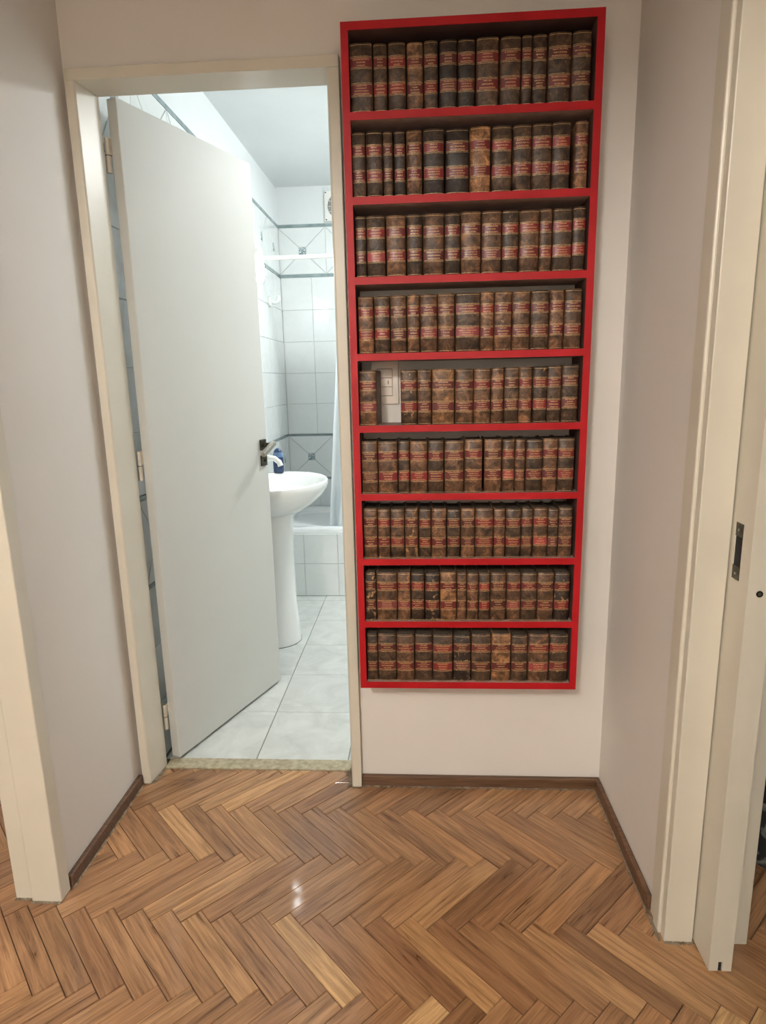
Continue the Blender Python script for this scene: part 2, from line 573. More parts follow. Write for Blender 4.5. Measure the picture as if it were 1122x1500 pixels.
# --- bathroom door frame
fr = thing('trim_1', 'cream painted wooden frame around the bathroom doorway', 'door frame', (0, 0, 0), kind='structure')
YF = -0.022
IL, IR, ZI = -0.587, 0.064, 2.022
jl = [(DL, YF), (IL - 0.004, YF), (IL, YF + 0.004), (-0.574, 0.08), (DL, 0.08)]
jr = [(DR, YF), (DR, 0.08), (0.050, 0.08), (IR, YF + 0.004), (IR + 0.004, YF)]
MB().prism(jl, 0.0005, ZI).build('jamb', 'frame', fr, bevel=0.0015)
MB().prism(jr, 0.0005, ZI).build('jamb', 'frame', fr, bevel=0.0015)
MB().box(DL, DR, YF, 0.08, ZI + 0.0002, DTOP).build('head_jamb', 'frame', fr, bevel=0.0015)

# --- stone sill
struct(MB().box(-0.5735, 0.0495, 0.0615, 0.117, -0.03, 0.004).build('trim_2', 'stone', None, bevel=0.002),
       'worn pale stone sill across the bathroom doorway', 'door sill')

# --- bathroom door
ang = math.atan2(0.933, 0.359)
door = thing('door_1', 'cream flush bathroom door standing half open with lever handle', 'door', (-0.538, 0.103, 0), ang, kind='structure')
DW, DT = 0.617, 0.034
# local x along the leaf, local y: hall face at 0, bathroom face at +DT (left of the leaf direction)
MB().box(0, DW, 0, DT, 0.012, 2.032).build('leaf', 'door', door, bevel=0.0025)
hd = thing_ = None
def rosette(zc, name):
    return MB().box(DW - 0.050, DW - 0.014, -0.008, -0.0004, zc - 0.021, zc + 0.021).build(name, 'dark_metal', door, bevel=0.002)
rosette(1.018, 'handle_rose')
rk = rosette(0.957, 'key_rose')
mb = MB().tube([(DW - 0.032, -0.012, 0.957), (DW - 0.032, -0.0075, 0.957)], 0.005, 12)
mb.build('keyhole', 'black', rk)
lev = MB().tube([(DW - 0.032, -0.0005, 1.018), (DW - 0.032, -0.048, 1.018)], 0.009, 16)
lev.build('spindle', 'dark_metal', door, smooth=True)
lx = MB()
a0, a1 = Vector((DW - 0.020, -0.048, 1.026)), Vector((DW - 0.105, -0.052, 0.988))
d_ = (a1 - a0).normalized()
nrm = Vector((-d_.z, 0, d_.x)).normalized()
for sgn in (1,):
    vs = []
    for p in (a0, a1):
        for dy in (-0.009, 0.009):
            for dn in (-0.010, 0.010):
                vs.append(p + Vector((0, dy, 0)) + nrm * dn)
    lx.add(vs, [(0, 1, 3, 2), (4, 6, 7, 5), (0, 4, 5, 1), (2, 3, 7, 6), (0, 2, 6, 4), (1, 5, 7, 3)])
lev_o = lx.build('lever', 'nickel', door, bevel=0.004)
MB().box(DW - 0.050, DW - 0.014, DT + 0.0004, DT + 0.008, 0.997, 1.039).build('handle_rose', 'dark_metal', door, bevel=0.002)
MB().tube([(DW - 0.032, DT + 0.0005, 1.018), (DW - 0.032, DT + 0.045, 1.018), (DW - 0.042, DT + 0.05, 1.016), (DW - 0.12, DT + 0.052, 1.0)], 0.008, 12).build('lever', 'nickel', door, smooth=True)
for zc in (1.885, 1.012, 0.165):
    hg = MB().tube([(-0.012, DT + 0.001, zc - 0.045), (-0.012, DT + 0.001, zc + 0.045)], 0.0075, 14).build('hinge', 'frame', door, smooth=True)
    MB().box(-0.016, 0.0, DT - 0.004, DT + 0.001, zc + 0.004, zc + 0.045).build('hinge_leaf', 'frame', hg)
    MB().tube([(-0.012, DT + 0.001, zc - 0.001), (-0.012, DT + 0.001, zc + 0.001)], 0.0078, 14).build('hinge_joint', 'black', hg)

# --- side opening on the left
t3 = thing('trim_3', 'cream painted casing of the opening beside the pale side wall', 'door casing', kind='structure')
MB().box(-0.690, XL + 0.011, -0.492, YL - 0.0005, 0.0005, 2.10).build('casing_board', 'frame', t3, bevel=0.003)
MB().box(-0.736, -0.6905, -0.484, YL - 0.0005, 0.0005, 2.10).build('jamb', 'frame', t3, bevel=0.002)
MB().box(-0.736, XL + 0.011, OPEN_L, -0.4925, 2.10, 2.2195).build('head_casing', 'frame', t3, bevel=0.002)
MB().box(-0.736, XL + 0.011, OPEN_L + 0.0005, OPEN_L + 0.04, 0.0005, 2.0995).build('jamb', 'frame', t3, bevel=0.002)

# --- sliding door opening on the right
t4 = thing('trim_4', 'cream painted casing of the sliding door pocket', 'door casing', kind='structure')
MB().box(XR - 0.006, 0.8885, -0.552, YR - 0.0005, 0.0005, 2.10).build('casing_board', 'frame', t4, bevel=0.002)
MB().box(XR - 0.012, XR - 0.0005, YR - 0.0, -0.496, 0.0005, 2.10).build('molding', 'frame', t4, bevel=0.004)
MB().box(XR - 0.007, XR - 0.0005, -0.4955, -0.468, 0.0005, 2.10).build('outer_strip', 'frame', t4, bevel=0.003)
MB().box(0.955, 1.007, -0.553, YR - 0.0005, 0.0005, 2.10).build('jamb', 'frame', t4, bevel=0.002)
MB().box(XR - 0.006, 1.007, OPEN_Y, -0.5535, 2.10, 2.1595).build('head_casing', 'frame', t4, bevel=0.002)
MB().box(XR - 0.006, 1.007, OPEN_Y + 0.0005, OPEN_Y + 0.04, 0.0005, 2.0995).build('jamb', 'frame', t4, bevel=0.002)

bead(((XL + 0.011, -0.492, 0), (-0.690, -0.492, 0)), t3, 0.008)
bead(((-0.690, -0.484, 0), (-0.736, -0.484, 0)), t3, 0.008)
bead(((0.8885, -0.552, 0), (XR - 0.006, -0.552, 0)), t4, 0.008)
bead(((XR - 0.012, -0.552, 0), (XR - 0.012, -0.468, 0)), t4, 0.008)
bead(((-0.574, 0.060, 0), (-0.586, -0.022, 0)), fr, 0.014)
bead(((0.094, -0.022, 0), (0.064, -0.022, 0)), fr, 0.006)
bead(((0.063, -0.022, 0), (0.050, 0.060, 0)), fr, 0.016)
sd = thing('door_2', 'cream sliding door edge sticking out of its wall pocket, with flush pull', 'sliding door', (0.891, -0.626, 0), kind='structure')
# leaf with a groove in the bottom edge and a recess for the pull
LT = 0.047
zp0, zp1, yp0, yp1 = 0.866, 0.976, 0.034, 0.060
mb = MB()
mb.box(0.0, LT, 0, 0.5, 0.03, zp0).box(0, LT, 0, 0.5, zp1, 2.08)
mb.box(0, LT, 0, yp0, zp0, zp1).box(0, LT, yp1, 0.5, zp0, zp1).box(0.022, LT, yp0, yp1, zp0, zp1)
mb.box(0.0, 0.019, 0, 0.5, 0.007, 0.03).box(0.028, LT, 0, 0.5, 0.007, 0.03)
mb.build('leaf', 'frame', sd)
MB().box(0.0195, 0.0275, 0.004, 0.49, 0.004, 0.0295).build('guide_groove', 'black', sd)
pu = MB()
for z0, z1 in ((zp0, zp0 + 0.027), (zp1 - 0.026, zp1)):
    pu.box(-0.0012, 0.004, yp0, yp1, z0, z1)
pu.box(0.017, 0.0215, yp0, yp1, zp0, zp1)
pul = pu.build('flush_pull', 'dark_metal', sd)
MB().box(0.0004, 0.0168, yp0 + 0.0003, yp1 - 0.0003, zp0 + 0.027, zp1 - 0.026).build('recess_shade_fill', 'black', pul)  # black box fills the recess, its shade put into the colour
for zz in (zp0 + 0.012, zp1 - 0.013):
    MB().tube([(-0.0025, 0.047, zz), (0.0, 0.047, zz)], 0.003, 10).build('screw', 'nickel', pul)
ring = MB()
L0 = []
for (rr, yy) in ((0.0062, -0.0005), (0.0062, -0.002), (0.0036, -0.002), (0.0036, -0.0003)):
    L0.append([(0.022 + rr * math.cos(a * math.pi / 10), yy, 0.852 + rr * math.sin(a * math.pi / 10)) for a in range(20)])
ring.loops(L0, False, False)
rg = ring.build('lock_ring', 'dark_metal', sd, smooth=True)
MB().tube([(0.022, -0.0012, 0.852), (0.022, -0.0004, 0.852)], 0.0035, 14).build('lock_core', 'nickel', rg)
MB().box(0.028, 0.0445, -0.0008, -0.0001, 0.905, 0.99).build('strike_plate', 'frame', sd)

# ------------------------------------------------------------------ the bathroom shell
def tile_mesh(pts, name, mat, th=0.005, bev=0.0016):
    """flat tile from a convex polygon (x, z), face towards -y"""
    n = len(pts)
    cx = sum(p[0] for p in pts) / n; cz = sum(p[1] for p in pts) / n
    vs = [(x, 0, z) for x, z in pts] + [(x, -th + bev, z) for x, z in pts]
    for x, z in pts:
        v = Vector((x - cx, z - cz)); L = max(v.length, 1e-4)
        v *= 1 - bev * 1.4 / L
        vs.append((cx + v.x, -th, cz + v.y))
    fs = [tuple(range(2 * n, 3 * n))]
    for k in (0, n):
        fs += [(k + i, k + (i + 1) % n, k + (i + 1) % n + n, k + i + n) for i in range(n)]
    mb = MB(); mb.add(vs, fs)
    return mb.mesh(name, mat)
_tc = {}
def rect_tile(wd, ht, name, mat, gap=0.0008):
    key = (round(wd, 4), round(ht, 4), name, mat)
    if key not in _tc:
        a, b = wd / 2 - gap, ht / 2 - gap
        _tc[key] = tile_mesh([(-a, -b), (a, -b), (a, b), (-a, b)], name, mat)
    return _tc[key]
def poly_tile(pts, name, mat):
    key = (tuple((round(x, 4), round(z, 4)) for x, z in pts), name)
    if key not in _tc:
        _tc[key] = tile_mesh(pts, name, mat)
    return _tc[key]

ROWS = [(0.0, 0.2), (0.2, 0.4), (0.4, 0.6), 'b', 'd', 'b', (0.91, 1.11), (1.11, 1.31), (1.31, 1.51), (1.51, 1.71), (1.71, 1.91)]
def tile_wall(parent, to_world, rotz, length, z_skip):
    """length runs from the far corner (s = 0); z_skip(s0, s1, z1) leaves hidden tiles out"""
    def put(me, s, z):
        x, y = to_world(s)
        link(me.name.split('.')[0], me, parent, (x, y, z), rotz)
    def cols(step):
        s, out = 0.0, []
        while s < length - 0.012:
            out.append((s, min(s + step, length))); s += step
        return out
    for z0, z1 in [r for r in ROWS if not isinstance(r, str)]:
        for s0, s1 in cols(0.2):
            if not z_skip(s0, s1, z1):
                put(rect_tile(s1 - s0, z1 - z0, 'tile', 'tile'), (s0 + s1) / 2, (z0 + z1) / 2)
    for z0, z1 in ((0.6, 0.615), (0.895, 0.91), (1.91, 1.93), (2.21, 2.23)):
        for s0, s1 in cols(0.3):
            put(rect_tile(s1 - s0, z1 - z0, 'border_tile', 'border', 0.0008), (s0 + s1) / 2, (z0 + z1) / 2)
    for z0, z1 in ((0.615, 0.895), (1.93, 2.21)):
        zc, hh = (z0 + z1) / 2, (z1 - z0) / 2 - 0.001
        for s0, s1 in cols(0.3):
            hw = (s1 - s0) / 2 - 0.001
            if hw < 0.06:
                put(rect_tile(s1 - s0, z1 - z0, 'tile', 'tile'), (s0 + s1) / 2, zc)
                continue
            q, e = 0.0225, 0.0016
            sc = (s0 + s1) / 2
            put(poly_tile([(-hw + 2 * e, -hh), (hw - 2 * e, -hh), (q - e, -q - e), (-q + e, -q - e)], 'cut_tile', 'tile'), sc, zc)
            put(poly_tile([(-q + e, q + e), (q - e, q + e), (hw - 2 * e, hh), (-hw + 2 * e, hh)], 'cut_tile', 'tile'), sc, zc)
            put(poly_tile([(-hw, -hh + 2 * e), (-q - e, -q + e), (-q - e, q - e), (-hw, hh - 2 * e)], 'cut_tile', 'tile'), sc, zc)
            put(poly_tile([(q + e, -q + e), (hw, -hh + 2 * e), (hw, hh - 2 * e), (q + e, q - e)], 'cut_tile', 'tile'), sc, zc)
            put(rect_tile(2 * q, 2 * q, 'inset_tile', 'inset'), sc, zc)

TB = 0.005
bw = struct(MB().box(BX0 - 0.12, BX1 + 0.12, BY1 + 0.006, BY1 + 0.12, 0, BCEIL).build('wall_bathroom_back', 'bath_paint'),
            'white tiled bathroom wall behind the tub, with diamond tile bands', 'wall')
MB().box(BX0, BX1, BY1 + TB - 0.002, BY1 + 0.0062, 0, 2.23).build('grout_bed', 'grout', bw)
tile_wall(bw, lambda s: (BX0 + s, BY1 + TB), 0.0, BX1 - BX0, lambda s0, s1, z1: z1 < 0.41)
bl = struct(MB().box(BX0 - 0.12, BX0 - 0.006, BY0, BY1 + 0.006, 0, BCEIL).build('wall_bathroom_left', 'bath_paint'),
            'white tiled bathroom wall behind the sink and lamp', 'wall')
MB().box(BX0 - 0.0062, BX0 - TB + 0.002, BY0, BY1, 0, 2.23).build('grout_bed', 'grout', bl)
tile_wall(bl, lambda s: (BX0 - TB, BY1 - s), math.pi / 2, BY1 - BY0, lambda s0, s1, z1: z1 < 0.41 and s1 < 0.69)
br = struct(MB().box(BX1 + 0.006, BX1 + 0.12, BY0, BY1 + 0.006, 0, BCEIL).build('wall_bathroom_right', 'bath_paint'),
            'white tiled bathroom wall opposite the sink', 'wall')
MB().box(BX1 + TB - 0.002, BX1 + 0.0062, BY0, BY1, 0, 2.23).build('grout_bed', 'grout', br)
tile_wall(br, lambda s: (BX1 + TB, BY1 - s), -math.pi / 2, BY1 - BY0, lambda s0, s1, z1: z1 < 0.41 and s1 < 0.69)
struct(MB().box(BX0 - 0.12, BX1 + 0.12, BY0, BY1 + 0.12, BCEIL, BCEIL + 0.1).build('ceiling_bathroom', 'bath_paint'),
       'white painted bathroom ceiling', 'ceiling')
fb = struct(MB().box(BX0 - 0.006, BX1 + 0.006, 0.117, BY1 + 0.006, -0.06, -0.0035).build('floor_bathroom', 'darkgrout'),
            'pale marbled square tile floor of the bathroom', 'floor')
FT = 0.3145
xs = [BX0] + [-0.28 - FT + FT * k for k in range(0, 6) if -0.28 - FT + FT * k > BX0 + 0.003 and -0.28 - FT + FT * k < BX1] + [BX1]
ys = [0.1175 + FT * k for k in range(0, 6)] + [1.772]
for ix in range(len(xs) - 1):
    for iy in range(len(ys) - 1):
        a, b, c, d = xs[ix], xs[ix + 1], ys[iy], ys[iy + 1]
        if b - a < 0.006 or d - c < 0.006:
            continue
        o = link('floor_tile', rect_tile(b - a, d - c, 'floor_tile', 'floortile', 0.0013), fb, ((a + b) / 2, (c + d) / 2, -0.005))
        o.rotation_euler = (-math.pi / 2, 0, 0)

# ------------------------------------------------------------------ bookcase
SX0, SX1, SYF, SZ0, SZ1, TH = 0.111, 0.717, -0.12, 0.3925, 2.070, 0.0178
bc = thing('bookcase', 'tall red-edged wall bookcase of nine rows hung beside the bathroom door', 'bookcase', (0.414, -0.0006, SZ0))
def board(name, x0, x1, z0, z1, mat):
    o = MB().box(x0 - 0.414, x1 - 0.414, SYF + 0.0016, 0.0, z0 - SZ0, z1 - SZ0).build(name, mat, bc)
    e = MB().box(x0 - 0.414, x1 - 0.414, SYF, SYF + 0.0016, z0 - SZ0, z1 - SZ0).build('red_edge', 'red', o)
    return o
board('side_panel', SX0, SX0 + TH, SZ0, SZ1, 'board')
board('side_panel', SX1 - TH, SX1, SZ0, SZ1, 'board')
board('top_panel', SX0 + TH, SX1 - TH, SZ1 - TH, SZ1, 'board')
SHELF_TOP = [1.8805, 1.6935, 1.5080, 1.3220, 1.1385, 0.9565, 0.7760, 0.5945]
for zt in SHELF_TOP:
    board('shelf', SX0 + TH, SX1 - TH, zt - TH, zt, 'board_top')
BOT = 0.4115
board('bottom_panel', SX0 + TH, SX1 - TH, SZ0, BOT, 'board_top')

# light switch on the wall inside the bookcase
ls = thing('light_switch', 'ivory three-module light switch on the wall in the gap between books', 'light switch', (0.192, 0, 1.249))
MB().box(-0.038, 0.038, -0.0075, -0.0004, -0.060, 0.060).build('cover_plate', 'beige_plastic', ls, bevel=0.002)
for k in range(3):
    zc = 0.0242 * (1 - k) - 0.0005
    md = MB().box(-0.0205, 0.0205, -0.0092, -0.0076, zc - 0.0116, zc + 0.0116).build('switch_module', 'beige_plastic', ls, bevel=0.0006)
    if k == 1:
        MB().box(0.0085, 0.0105, -0.0098, -0.0093, zc - 0.005, zc + 0.005).build('indicator', 'gap', md)
MB().box(-0.0212, 0.0212, -0.0078, -0.0074, -0.0375, 0.0365).build('shadow_gap', 'gap', ls)

# ------------------------------------------------------------------ books
BOOKS = [
    [(0.1304, 0.183, 2.029), (0.1858, 0.2176, 2.026), (0.2209, 0.2618, 2.026), (0.265, 0.3025, 2.024), (0.3047, 0.3372, 2.026), (0.3416, 0.3821, 2.025), (0.3837, 0.4241, 2.025), (0.4273, 0.4788, 2.027), (0.4831, 0.5301, 2.026), (0.5322, 0.5556, 2.027), (0.5577, 0.5896, 2.027), (0.5933, 0.6452, 2.029), (0.6478, 0.6911, 2.029)],
    [(0.1298, 0.1614, 1.84), (0.1637, 0.2025, 1.84), (0.2047, 0.2272, 1.839), (0.2316, 0.2579, 1.839), (0.2619, 0.2981, 1.839), (0.3026, 0.351, 1.84), (0.356, 0.4108, 1.838), (0.4147, 0.4621, 1.84), (0.4659, 0.5126, 1.839), (0.5164, 0.5597, 1.84), (0.5613, 0.6065, 1.841), (0.6081, 0.6505, 1.842), (0.6608, 0.6922, 1.842)],
    [(0.132, 0.158, 1.652), (0.1598, 0.2053, 1.652), (0.2088, 0.2558, 1.651), (0.2599, 0.2971, 1.652), (0.3005, 0.3512, 1.652), (0.353, 0.391, 1.651), (0.3933, 0.4409, 1.653), (0.4437, 0.4911, 1.653), (0.4933, 0.5332, 1.653), (0.536, 0.582, 1.652), (0.5842, 0.6138, 1.653), (0.616, 0.6617, 1.653), (0.6633, 0.6944, 1.655)],
    [(0.1333, 0.1718, 1.463), (0.1748, 0.2131, 1.463), (0.2155, 0.2555, 1.464), (0.2584, 0.2889, 1.464), (0.2913, 0.3334, 1.464), (0.3358, 0.3772, 1.465), (0.3801, 0.4405, 1.465), (0.4422, 0.4758, 1.466), (0.4781, 0.5202, 1.466), (0.5225, 0.5657, 1.466), (0.5685, 0.6121, 1.466), (0.6155, 0.6486, 1.466), (0.6509, 0.6925, 1.467)],
    [(0.1308, 0.1751, 1.28), (0.2379, 0.2806, 1.28), (0.2824, 0.3177, 1.28), (0.3201, 0.3769, 1.28), (0.3799, 0.4257, 1.279), (0.4275, 0.4702, 1.279), (0.4719, 0.5033, 1.28), (0.5056, 0.5416, 1.281), (0.5428, 0.5752, 1.281), (0.5787, 0.6139, 1.281), (0.6144, 0.6496, 1.282), (0.6513, 0.6921, 1.283)],
    [(0.1317, 0.1738, 1.098), (0.1757, 0.227, 1.097), (0.2294, 0.259, 1.098), (0.2608, 0.3063, 1.096), (0.3087, 0.3491, 1.097), (0.3522, 0.4022, 1.096), (0.4052, 0.4508, 1.099), (0.4569, 0.5011, 1.098), (0.5041, 0.5349, 1.097), (0.5373, 0.562, 1.097), (0.565, 0.6071, 1.096), (0.6083, 0.6461, 1.098), (0.6478, 0.6897, 1.098)],
    [(0.1322, 0.1683, 0.916), (0.1709, 0.2037, 0.914), (0.2056, 0.2422, 0.914), (0.2447, 0.2793, 0.915), (0.283, 0.3144, 0.914), (0.3169, 0.3557, 0.914), (0.3588, 0.3931, 0.912), (0.3962, 0.4323, 0.914), (0.4342, 0.4819, 0.914), (0.4838, 0.5135, 0.912), (0.5159, 0.5554, 0.912), (0.5573, 0.5868, 0.913), (0.5893, 0.6261, 0.914), (0.6279, 0.6543, 0.911), (0.6561, 0.6921, 0.914)],
    [(0.1323, 0.1601, 0.736), (0.1634, 0.2195, 0.735), (0.2215, 0.2569, 0.735), (0.2594, 0.2954, 0.734), (0.2979, 0.337, 0.733), (0.3395, 0.3842, 0.736), (0.3861, 0.4116, 0.734), (0.4135, 0.444, 0.733), (0.4459, 0.475, 0.733), (0.4776, 0.5193, 0.734), (0.5218, 0.559, 0.734), (0.5609, 0.6037, 0.733), (0.6056, 0.6482, 0.733), (0.6507, 0.6913, 0.733)],
    [(0.1319, 0.161, 0.554), (0.163, 0.2144, 0.555), (0.2158, 0.2651, 0.553), (0.2677, 0.3161, 0.554), (0.3181, 0.3736, 0.553), (0.3762, 0.4243, 0.552), (0.4269, 0.4807, 0.555), (0.4839, 0.5355, 0.555), (0.5381, 0.5818, 0.552), (0.5857, 0.6408, 0.555), (0.6433, 0.6937, 0.554)],
]
TONES = ['1112100111111', '1110200311112', '1121212212211', '2122221222122', '212322212111', '2212122222121', '221212122211212', '02210322122120', '11211013121']
WEAR = {(4, 1): 1.0, (5, 12): 0.7, (6, 3): 1.3, (6, 1): .5, (6, 6): .6, (7, 0): 1.4, (7, 4): 1.2, (7, 13): 1.1, (8, 5): 1.1, (8, 10): .7, (4, 3): .8, (3, 8): .6, (7, 5): .7, (4, 9): .6}
TONE_RGB = [(44, 35, 31), (68, 52, 40), (92, 67, 49), (124, 90, 62)]
TONE_WORD = ['near-black', 'dark brown', 'mottled brown', 'tan']
ORD = ['first', 'second', 'third', 'fourth', 'fifth', 'sixth', 'seventh', 'eighth', 'ninth', 'tenth', 'eleventh', 'twelfth', 'thirteenth', 'fourteenth', 'fifteenth']
ROWNAME = ['top row', 'second row down', 'third row down', 'fourth row down', 'fifth row down', 'sixth row down', 'seventh row down', 'eighth row down', 'bottom row']

def arc_pts(w_, b, off=0.0, n=10, ext=1.0):
    out = []
    for i in range(n + 1):
        t = -1 + 2 * i / n
        t *= ext
        x = t * w_ / 2
        y = -b * math.sqrt(max(0.0, 1 - 0.82 * t * t)) + b * math.sqrt(0.18)
        out.append((x, y - off))
    return out

def make_book(name, w_, h, depth, tone, wear, rng, hl, hr):
    b = min(0.009, 0.24 * w_)
    th = 0.0024
    root = link(name, None)
    # cover: spine and two boards as a U-shaped shell
    outer = [(-hl, depth), (-hl, 0.016)] + arc_pts(w_, b) + [(hr, 0.016), (hr, depth)]
    wi = w_ - 2 * th
    inner = [(-wi / 2, depth), (-wi / 2, 0.016)] + [(x, y + th) for x, y in arc_pts(wi, b)] + [(wi / 2, 0.016), (wi / 2, depth)]
    n = len(outer)
    vs, fs = [], []
    rings = []
    for (z, s) in ((0.0, 0.0010), (0.0012, 0.0), (h - 0.0022, 0.0), (h, 0.0013)):
        rings.append(len(vs))
        for (x, y) in outer:
            k = 1 - 2 * s / w_
            vs.append((x * k, y + (s if y < depth * 0.5 else 0), z))
    ri = []
    for z in (0.0, h):
        ri.append(len(vs))
        for (x, y) in inner:
            vs.append((x, y, z))
    for a, c in zip(rings, rings[1:]):
        fs += [(a + i, a + i + 1, c + i + 1, c + i) for i in range(n - 1)]
    fs += [(rings[3] + i, rings[3] + i + 1, ri[1] + i + 1, ri[1] + i) for i in range(n - 1)]
    fs += [(ri[0] + i, ri[0] + i + 1, rings[0] + i + 1, rings[0] + i) for i in range(n - 1)]
    fs += [(ri[1] + i, ri[1] + i + 1, ri[0] + i + 1, ri[0] + i) for i in range(n - 1)]
    for e in (0, n - 1):
        fs.append((rings[0] + e, rings[1] + e, rings[2] + e, rings[3] + e, ri[1] + e, ri[0] + e))
    mb = MB(); mb.add(vs, fs)
    cv = mb.build('cover', 'leather', root)
    smoothen(cv, 0.9)
    kk = rng.uniform(0.88, 1.12)
    base = lin(tuple(c * kk for c in TONE_RGB[tone]))
    cv.color = base[:3] + (wear,)
    pg = MB().prism([(-wi / 2 + 0.0002, depth - 0.003), (-wi / 2 + 0.0002, 0.0035), (wi / 2 - 0.0002, 0.0035), (wi / 2 - 0.0002, depth - 0.003)], 0.003, h - 0.0035).build('page_block', 'paper', root)
    # red title labels
    j = rng.uniform(-0.012, 0.012)
    spans = [(0.785 + j, 0.652 + j), (0.405 + j, 0.255 + j)]
    red = rng.choice([(104, 26, 28), (92, 24, 26), (116, 30, 30), (84, 30, 28)])
    for q, (t1, t0) in enumerate(spans):
        pts = arc_pts(w_, b, 0.00035, 10, 0.985)
        z0, z1 = t0 * h, t1 * h
        vs = [(x, y, z) for z in (z0, z1) for x, y in pts]
        k = len(pts)
        me = bpy.data.meshes.new('title_label')
        me.from_pydata(vs, [], [(i, i + 1, k + i + 1, k + i) for i in range(k - 1)])
        me.materials.append(M['label'])
        uv = me.uv_layers.new(name='UVMap')
        nrow = 3 if q == 0 else rng.choice([3, 4])
        for lp in me.loops:
            x, y, z = me.vertices[lp.vertex_index].co
            uv.data[lp.index].uv = (x * 1000.0, nrow * (z - z0) / (z1 - z0))
        at = me.attributes.new('across', 'FLOAT', 'POINT')
        for vi, v in enumerate(me.vertices):
            at.data[vi].value = v.co.x / (w_ / 2)
        for p in me.polygons:
            p.use_smooth = True
        o = link('title_label', me, root)
        kk = rng.uniform(0.85, 1.15)
        rr = tuple(c * kk for c in red)
        if q == 1 and rng.random() < 0.12:
            rr = tuple(min(255, c + 26) for c in rr)
        o.color = lin(rr)
    gl = MB()
    lines = []
    for t1, t0 in spans:
        for t, s in ((t1, 1), (t0, -1)):
            lines += [t * h + s * 0.0002, t * h + s * 0.0030]
    lines += [h * 0.965, h * 0.02]
    pts = arc_pts(w_, b, 0.0006, 10, 0.985)
    k = len(pts)
    for z in lines:
        hh = 0.00038
        gl.add([(x, y, zz) for zz in (z - hh, z + hh) for x, y in pts], [(i, i + 1, k + i + 1, k + i) for i in range(k - 1)])
    gl.build('gilt_lines', 'gilt', root, smooth=True)['kind'] = 'stuff'
    return root

rb = random.Random(21)
for r, row in enumerate(BOOKS):
    zb = SHELF_TOP[r] if r < 8 else BOT
    med = sorted(b - a for a, b, z in row)[len(row) // 2]
    edges = [[a, b] for a, b, z in row]
    for c in range(len(edges) - 1):             # neighbours stand almost touching
        gap = edges[c + 1][0] - edges[c][1]
        if gap < 0.0058:
            mid = (edges[c + 1][0] + edges[c][1]) / 2
            edges[c][1] = edges[c + 1][0] = mid
    for c, (xa, xb, zt) in enumerate(row):
        w_ = xb - xa
        hl, hr = (xa + xb) / 2 - edges[c][0] - 0.0003, edges[c][1] - (xa + xb) / 2 - 0.0003
        tone = int(TONES[r][c])
        wear = WEAR.get((r, c), rb.uniform(0.0, 0.25))
        bk = make_book('book', w_ - 0.0008, zt - zb - 0.0006, 0.098 + rb.uniform(-0.002, 0.001), tone, wear, rb, hl, hr)
        bk.location = ((xa + xb) / 2, -0.1095 + rb.uniform(-0.0008, 0.0012), zb + 0.0004)
        if (r, c) == (4, 0):
            bk.rotation_euler[2] = -0.075
        size = 'thick' if w_ > 0.047 else ('slim' if w_ < 0.0335 else 'medium')
        side = ORD[c] + ' from the bathroom door'
        tag(bk, '%s %s leather book, %s, %s' % (size, TONE_WORD[tone], side, ROWNAME[r]), 'book', 'leather-bound volumes, ' + ROWNAME[r])

# ------------------------------------------------------------------ bathroom fittings
# bathtub
tub = thing('bathtub', 'white bathtub with tiled front along the back wall', 'bathtub', (0.16, 2.108, 0))
TX0, TX1, TY0, TY1, TZ = BX0 + 0.001 - 0.16, BX1 - 0.001 - 0.16, 1.772 - 2.108, BY1 - 0.001 - 2.108, 0.415
def sup(cx, cy, ax, ay, z, n=56, e=8.0):
    out = []
    for k in range(n):
        a = 2 * math.pi * k / n
        c, s = math.cos(a), math.sin(a)
        out.append((cx + ax * math.copysign(abs(c) ** (2 / e), c), cy + ay * math.copysign(abs(s) ** (2 / e), s), z))
    return out
cx_, cy_ = (TX0 + TX1) / 2, (TY0 + TY1) / 2
ax_, ay_ = (TX1 - TX0) / 2, (TY1 - TY0) / 2
tb = MB().loops([sup(cx_, cy_, ax_, ay_, 0.383, e=40), sup(cx_, cy_, ax_, ay_, 0.404, e=40), sup(cx_, cy_, ax_ - 0.006, ay_ - 0.006, TZ, e=30),
                 sup(cx_, cy_, ax_ - 0.05, ay_ - 0.052, TZ, e=7), sup(cx_, cy_, ax_ - 0.064, ay_ - 0.064, TZ - 0.012, e=6),
                 sup(cx_, cy_, ax_ - 0.10, ay_ - 0.10, 0.16, e=5), sup(cx_, cy_, ax_ - 0.17, ay_ - 0.15, 0.09, e=4)])
tb.build('tub_basin', 'enamel', tub, smooth=True)
ap = MB().box(TX0, TX1, TY0, TY0 + 0.05, 0.0005, 0.3825).build('apron', 'grout', tub)
x = -0.401 - 0.2 - 0.16
while x < TX1:
    for z0, z1 in ((0.001, 0.2), (0.2, 0.382)):
        a, b = max(x, TX0), min(x + 0.2, TX1)
        if b - a > 0.02:
            link('tile', rect_tile(b - a, z1 - z0, 'tile', 'tile'), ap, ((a + b) / 2, TY0, (z0 + z1) / 2))
    x += 0.2

